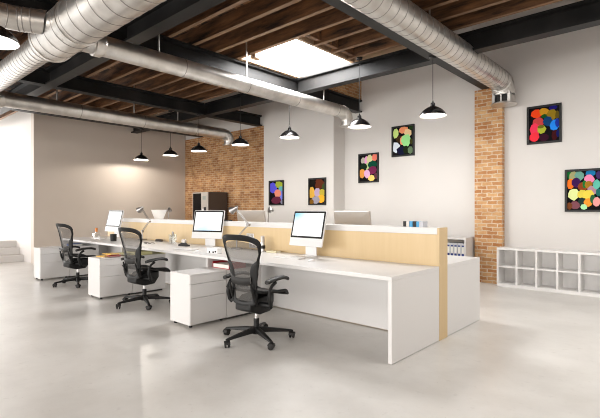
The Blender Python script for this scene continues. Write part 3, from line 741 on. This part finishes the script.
Dd = [(.22,.22,.16,.13,(180,175,160)),(.38,.2,.1,.16,(224,152,200)),(.56,.17,.16,.16,(204,204,152)),(.85,.12,.15,.13,(234,126,106)),(.44,.44,.12,.14,(170,190,132)),(.22,.43,.2,.12,(20,42,26)),(.74,.38,.24,.14,(10,70,52)),(.72,.6,.24,.14,(112,36,76)),(.13,.7,.16,.17,(220,150,72)),(.42,.72,.17,.16,(214,166,204)),(.68,.89,.18,.11,(238,204,112)),(.92,.82,.1,.12,(92,52,62))]
Ee = [(.25,.26,.28,.22,(80,76,198)),(.7,.14,.28,.16,(150,165,52)),(.85,.34,.18,.12,(92,165,175)),(.9,.6,.14,.2,(112,122,214)),(.6,.52,.24,.18,(218,132,108)),(.5,.82,.34,.16,(96,36,58)),(.92,.92,.1,.08,(130,130,150))]
Ff = [(.62,.2,.32,.2,(88,40,22)),(.2,.16,.2,.16,(22,18,14)),(.92,.4,.12,.2,(55,75,36)),(.15,.55,.2,.22,(214,166,68)),(.52,.55,.22,.18,(175,156,185)),(.82,.56,.18,.16,(185,166,58)),(.75,.8,.24,.16,(228,170,44)),(.42,.85,.24,.16,(150,146,160)),(.12,.92,.16,.1,(120,82,24))]
picture(-2.125, 2.395, YW, .515, .635, 'black-framed abstract picture in red, ochre and blue, right of the pillar', A, 1)
picture(-1.565, 1.265, YW, .515, .675, 'black-framed abstract picture with many colours at the right edge, above the cube shelf', B, 2)
picture(-4.72, 2.39, YW, .515, .635, 'black-framed abstract picture with a pale green shape, higher of two left of the pillar', Cc, 3)
picture(-5.556, 1.885, YW, .515, .638, 'black-framed abstract picture in pink, mauve and dark green, lower of two left of the pillar', Dd, 4)
picture(-7.99, 1.40, YB, .515, .62, 'black-framed abstract picture in violet and olive next to the brick wall', Ee, 5)
picture(-6.67, 1.40, YB, .515, .62, 'black-framed abstract picture in brown, mustard and lilac on the projecting wall', Ff, 6)

# ---------------------------------------------------------------- office chairs
def interp(tab, z):
    if z <= tab[0][0]: return tab[0][1]
    for (a,b),(c,d_) in zip(tab, tab[1:]):
        if z <= c: 
            u = (z-a)/(c-a); u = u*u*(3-2*u); return b+(d_-b)*u
    return tab[-1][1]
OUT = [(.40,.15),(.46,.165),(.60,.17),(.72,.19),(.82,.215),(.92,.245),(.99,.256),(1.03,.245)]
INN = [(.44,.11),(.50,.12),(.62,.112),(.70,.110),(.76,.125),(.83,.195),(.88,.217),(.96,.221),(.99,.205)]
OUT = [(z, w*.955) for z, w in OUT]; INN = [(z, w*.965) for z, w in INN]
def back_y(x, z):
    yy = -.195 - .125*(z-.42)/.65 + .03*math.sin((z-.42)/.65*PI)
    return yy + 1.35*x*x
def outline(tab, z0, z1, zt, k):
    # right side upwards, arc over the top, left side down, arc along the bottom
    P = []
    for i in range(k+1): z = z0+(z1-z0)*i/k; P.append((interp(tab,z), z))
    hw = interp(tab, z1)
    for i in range(1, 12):
        a = PI*i/12; c = math.cos(a); P.append((hw*math.copysign(abs(c)**.62, c), z1+(zt-z1)*math.sin(a)**.9))
    for i in range(k+1): z = z1-(z1-z0)*i/k; P.append((-interp(tab,z), z))
    hb = interp(tab, z0); zb = z0-.02
    for i in range(1, 8):
        a = PI*i/8; P.append((-hb*math.cos(a), z0-.02*math.sin(a)))
    return P
def make_chair(label):
    t = thing('office_chair', label, 'office chair', (0,0,0), 0, 'black mesh office chairs')
    fr = M['black']
    # backrest frame
    o = outline(OUT,.40,.975,1.07,16); i_ = outline(INN,.44,.94,1.012,16)
    mid = [((a[0]+b[0])/2,(a[1]+b[1])/2) for a,b in zip(o,i_)]
    def r(P, dy): return [(x, back_y(x,z)+dy, z) for x,z in P]
    m = MB(); seq = [r(o,.004), r(mid,.014), r(i_,.004), r(i_,-.006), r(mid,-.018), r(o,-.014)]
    m.loft(seq+[seq[0]], cap=False); bk = m.build('backrest_frame', fr, t, ang=50)
    def surf(u, v):
        z = .425+(.605-.02)*v; hw = interp(INN, z)+.004
        if z > .94: hw = interp(INN,.94)*max(0, 1-((z-.94)/.07)**2)**.5 
        x = (2*u-1)*hw; return (x, back_y(x,z)-.002, z)
    MB().grid(surf, 12, 30).build('back_mesh', M['mesh'], bk)
    # lumbar pad and spine brace
    MB().grid(lambda u,v: ((2*u-1)*.125, back_y((2*u-1)*.125,.6+.07*v)-.03-.012*math.sin(PI*v), .59+.075*v - .012*math.cos(PI*(u-.5))), 10, 6).build('lumbar_pad', M['charcoal'], t)
    for s in (-1,1):
        MB().tube([(s*.136,-.232,.60),(s*.143,-.208,.50),(s*.14,-.165,.41),(s*.09,-.11,.37)], [.010,.014,.017,.018], 10).build('back_support', fr, t)
    # seat
    def seat(u, v, dz):
        yy = -.195+.490*v; hw = .235+.03*math.sin(PI*min(1,v*1.15)) - (.05*(v-.82)/.18 if v > .82 else 0)
        x = (2*u-1)*hw
        z = .498 + .10*(x*x) *2 + .012*math.cos(PI*v) - (.055*((v-.70)/.30)**2 if v > .70 else 0) + (.02*((.15-v)/.15)**2 if v < .15 else 0)
        return (x, yy, z+dz)
    m = MB()
    rim = [(u/10,0) for u in range(10)] + [(1,v/14) for v in range(14)] + [(1-u/10,1) for u in range(10)] + [(0,1-v/14) for v in range(14)]
    c_ = (.5,.5)
    def ins(p, q): return (p[0]+(c_[0]-p[0])*q, p[1]+(c_[1]-p[1])*q)
    def rr(q, dz): return [seat(*ins(p,q), dz) for p in rim]
    seq = [rr(0,.0), rr(.05,.012), rr(.17,.004), rr(.17,-.012), rr(.06,-.018)]
    m.loft(seq+[seq[0]], cap=False); st = m.build('seat_frame', fr, t, ang=50)
    MB().grid(lambda u,v: seat(.07+.86*u,.07+.86*v,-.002), 14, 14).build('seat_mesh', M['charcoal'], st)
    # mechanism
    m = MB()
    m.loft([[(-.10,-.20,.33),(.10,-.20,.33),(.10,-.20,.40),(-.10,-.20,.40)],[(-.13,-.08,.285),(.13,-.08,.285),(.13,-.08,.455),(-.13,-.08,.455)],[(-.12,.08,.29),(.12,.08,.29),(.12,.08,.46),(-.12,.08,.46)],[(-.09,.17,.37),(.09,.17,.37),(.09,.17,.455),(-.09,.17,.455)]])
    m.build('tilt_mechanism', fr, t, bevel=.012)
    MB().box(-.26,.26,-.11,-.05,.375,.405).build('arm_bracket', fr, t, bevel=.008)
    m = MB()
    for s in (-1,1): m.lathe([(0,0),(.018,0),(.02,.03),(.016,.045),(0,.045)], 14, along((s*.135,.02,.35),(s,0,0)))
    m.build('tension_knob', M['charcoal'], t)
    # armrests
    for s in (-1,1):
        a = MB().tube([(s*.255,-.08,.37),(s*.268,-.10,.40),(s*.270,-.12,.47),(s*.272,-.12,.53),(s*.275,-.09,.575),(s*.278,-.04,.608)], [.018,.020,.020,.016,.015,.018], 10, flat=1.2).build('armrest', fr, t)
        rings = []
        for k in range(15):
            u = k/14; yy = -.17+.34*u; hw = .047*(math.sin(PI*min(max(u*.9+.06,0),1))**.4); z = .620+.022*math.sin(PI*u*.85) - .012*(u>.8)*(u-.8)/.2
            x0_ = s*(.278-.012*u)
            rings.append([(x0_+hw*math.cos(q), yy, z+.019*math.sin(q)) for q in [2*PI*j/12 for j in range(12)]])
        MB().loft(rings).build('arm_pad', M['charcoal'], a)
    # column and star base
    MB().tube([(0,0,.08),(0,0,.215)], .028, 16).build('column_sleeve', fr, t)
    MB().tube([(0,0,.215),(0,0,.30)], .017, 16).build('gas_lift', M['chrome'], t)
    MB().lathe([(0,.065),(.045,.065),(.05,.08),(.045,.125),(.03,.135),(0,.135)], 20).build('hub', fr, t)
    for k in range(5):
        a = math.radians(46+72*k); c, s = math.cos(a), math.sin(a)
        lg = MB(); rings = []
        for R_, hw, zt, zb in ((.02,.032,.128,.08),(.12,.028,.120,.078),(.25,.022,.102,.072),(.345,.018,.088,.066),(.372,.016,.082,.066)):
            rings.append([(R_*c-w_*s, R_*s+w_*c, z) for w_,z in ((-hw,zb),(hw,zb),(hw*.8,zt),(-hw*.8,zt))])
        lg.loft(rings).build('base_leg', fr, t, bevel=.006)
        cs = MB(); px, py = .36*c, .36*s
        cs.tube([(px,py,.05),(px,py,.075)], .010, 8)
        b2 = a+random.uniform(-.8,.8); q, w_ = math.cos(b2), math.sin(b2)
        for sd in (-1,1):
            cs.lathe([(0,-.009),(.024,-.009),(.029,-.005),(.029,.006),(.024,.009),(0,.009)], 18, along((px+sd*.016*q, py+sd*.016*w_, .0295),(q,w_,0)))
        hood = []
        for dw in (-.028,.028):
            hood.append([(px+dw*q-ln*w_, py+dw*w_+ln*q, z) for ln,z in ((-.034,.034),(-.026,.056),(0,.066),(.026,.056),(.034,.034),(.02,.05),(0,.056),(-.02,.05))])
        cs.loft(hood).build('caster', M['charcoal'], t)
    return t
ca = math.radians(6)
ch = make_chair('black mesh swivel office chair nearest the viewer, beside the bare-topped pedestal')
ch.location = (-3.27, 2.965, 0); ch.rotation_euler = (0,0,ca)
dup(ch, (-5.60, 3.02, 0), ca, 'black mesh swivel office chair in the middle, before the pedestal with magazines')
dup(ch, (-7.93, 3.04, 0), ca, 'black mesh swivel office chair farthest away, before the taupe wall')

# ---------------------------------------------------------------- light
W_ = bpy.data.worlds.new('daylight'); S.world = W_; W_.use_nodes = True
W_.node_tree.nodes['Background'].inputs['Color'].default_value = C(1,.985,.96); W_.node_tree.nodes['Background'].inputs['Strength'].default_value = 1.25
def area(name, loc, rot, sx, sy, e, col=(1,1,1)):
    L = bpy.data.lights.new(name, 'AREA'); L.shape = 'RECTANGLE'; L.size = sx; L.size_y = sy; L.energy = e; L.color = col
    o = bpy.data.objects.new(name, L); COL.objects.link(o); o.location = loc; o.rotation_euler = rot; return o
area('window_daylight', (-6, -9.0, 2.0), (math.radians(90),0,0), 20, 3.4, 1500, (1,.975,.945))
area('rear_fill_light', (-4, -1.2, 3.6), (math.radians(30),0,0), 13, 1.4, 70, (1,.98,.955))  # unseen fill lamp added behind the camera to brighten the floor
area('side_fill_light', (.8, 4.6, 3.75), (0,math.radians(20),0), 1.6, 4, 170, (1,.985,.96))  # unseen lamp added out of frame to brighten wall, shelf and floor
area('alcove_daylight', (-16.4, 1.5, 2.1), (math.radians(90),0,math.radians(-90)), 3.6, 2.8, 260, (1,.98,.95))
area('skylight_daylight', (-4.9, 5.3, 3.79), (0,0,0), 1.2, 1.3, 150, (1,1,1))

# ---------------------------------------------------------------- camera
F = 438.0; TH = math.atan2(396, 438)
cd = bpy.data.cameras.new('camera'); cam = bpy.data.objects.new('camera', cd); COL.objects.link(cam)
cd.sensor_fit = 'HORIZONTAL'; cd.sensor_width = 36; cd.lens = F/600*36; cd.clip_start = .05
cam.location = (0,0,1.31); cam.rotation_euler = (PI/2, 0, TH)
S.camera = cam
S.view_settings.view_transform = 'Standard'
S.view_settings.look = 'None'
S.view_settings.exposure = 0.1
S.cycles.use_denoising = True
S.cycles.max_bounces = 8
S.cycles.pixel_filter_type = 'BLACKMAN_HARRIS'
S.cycles.filter_width = 1.05
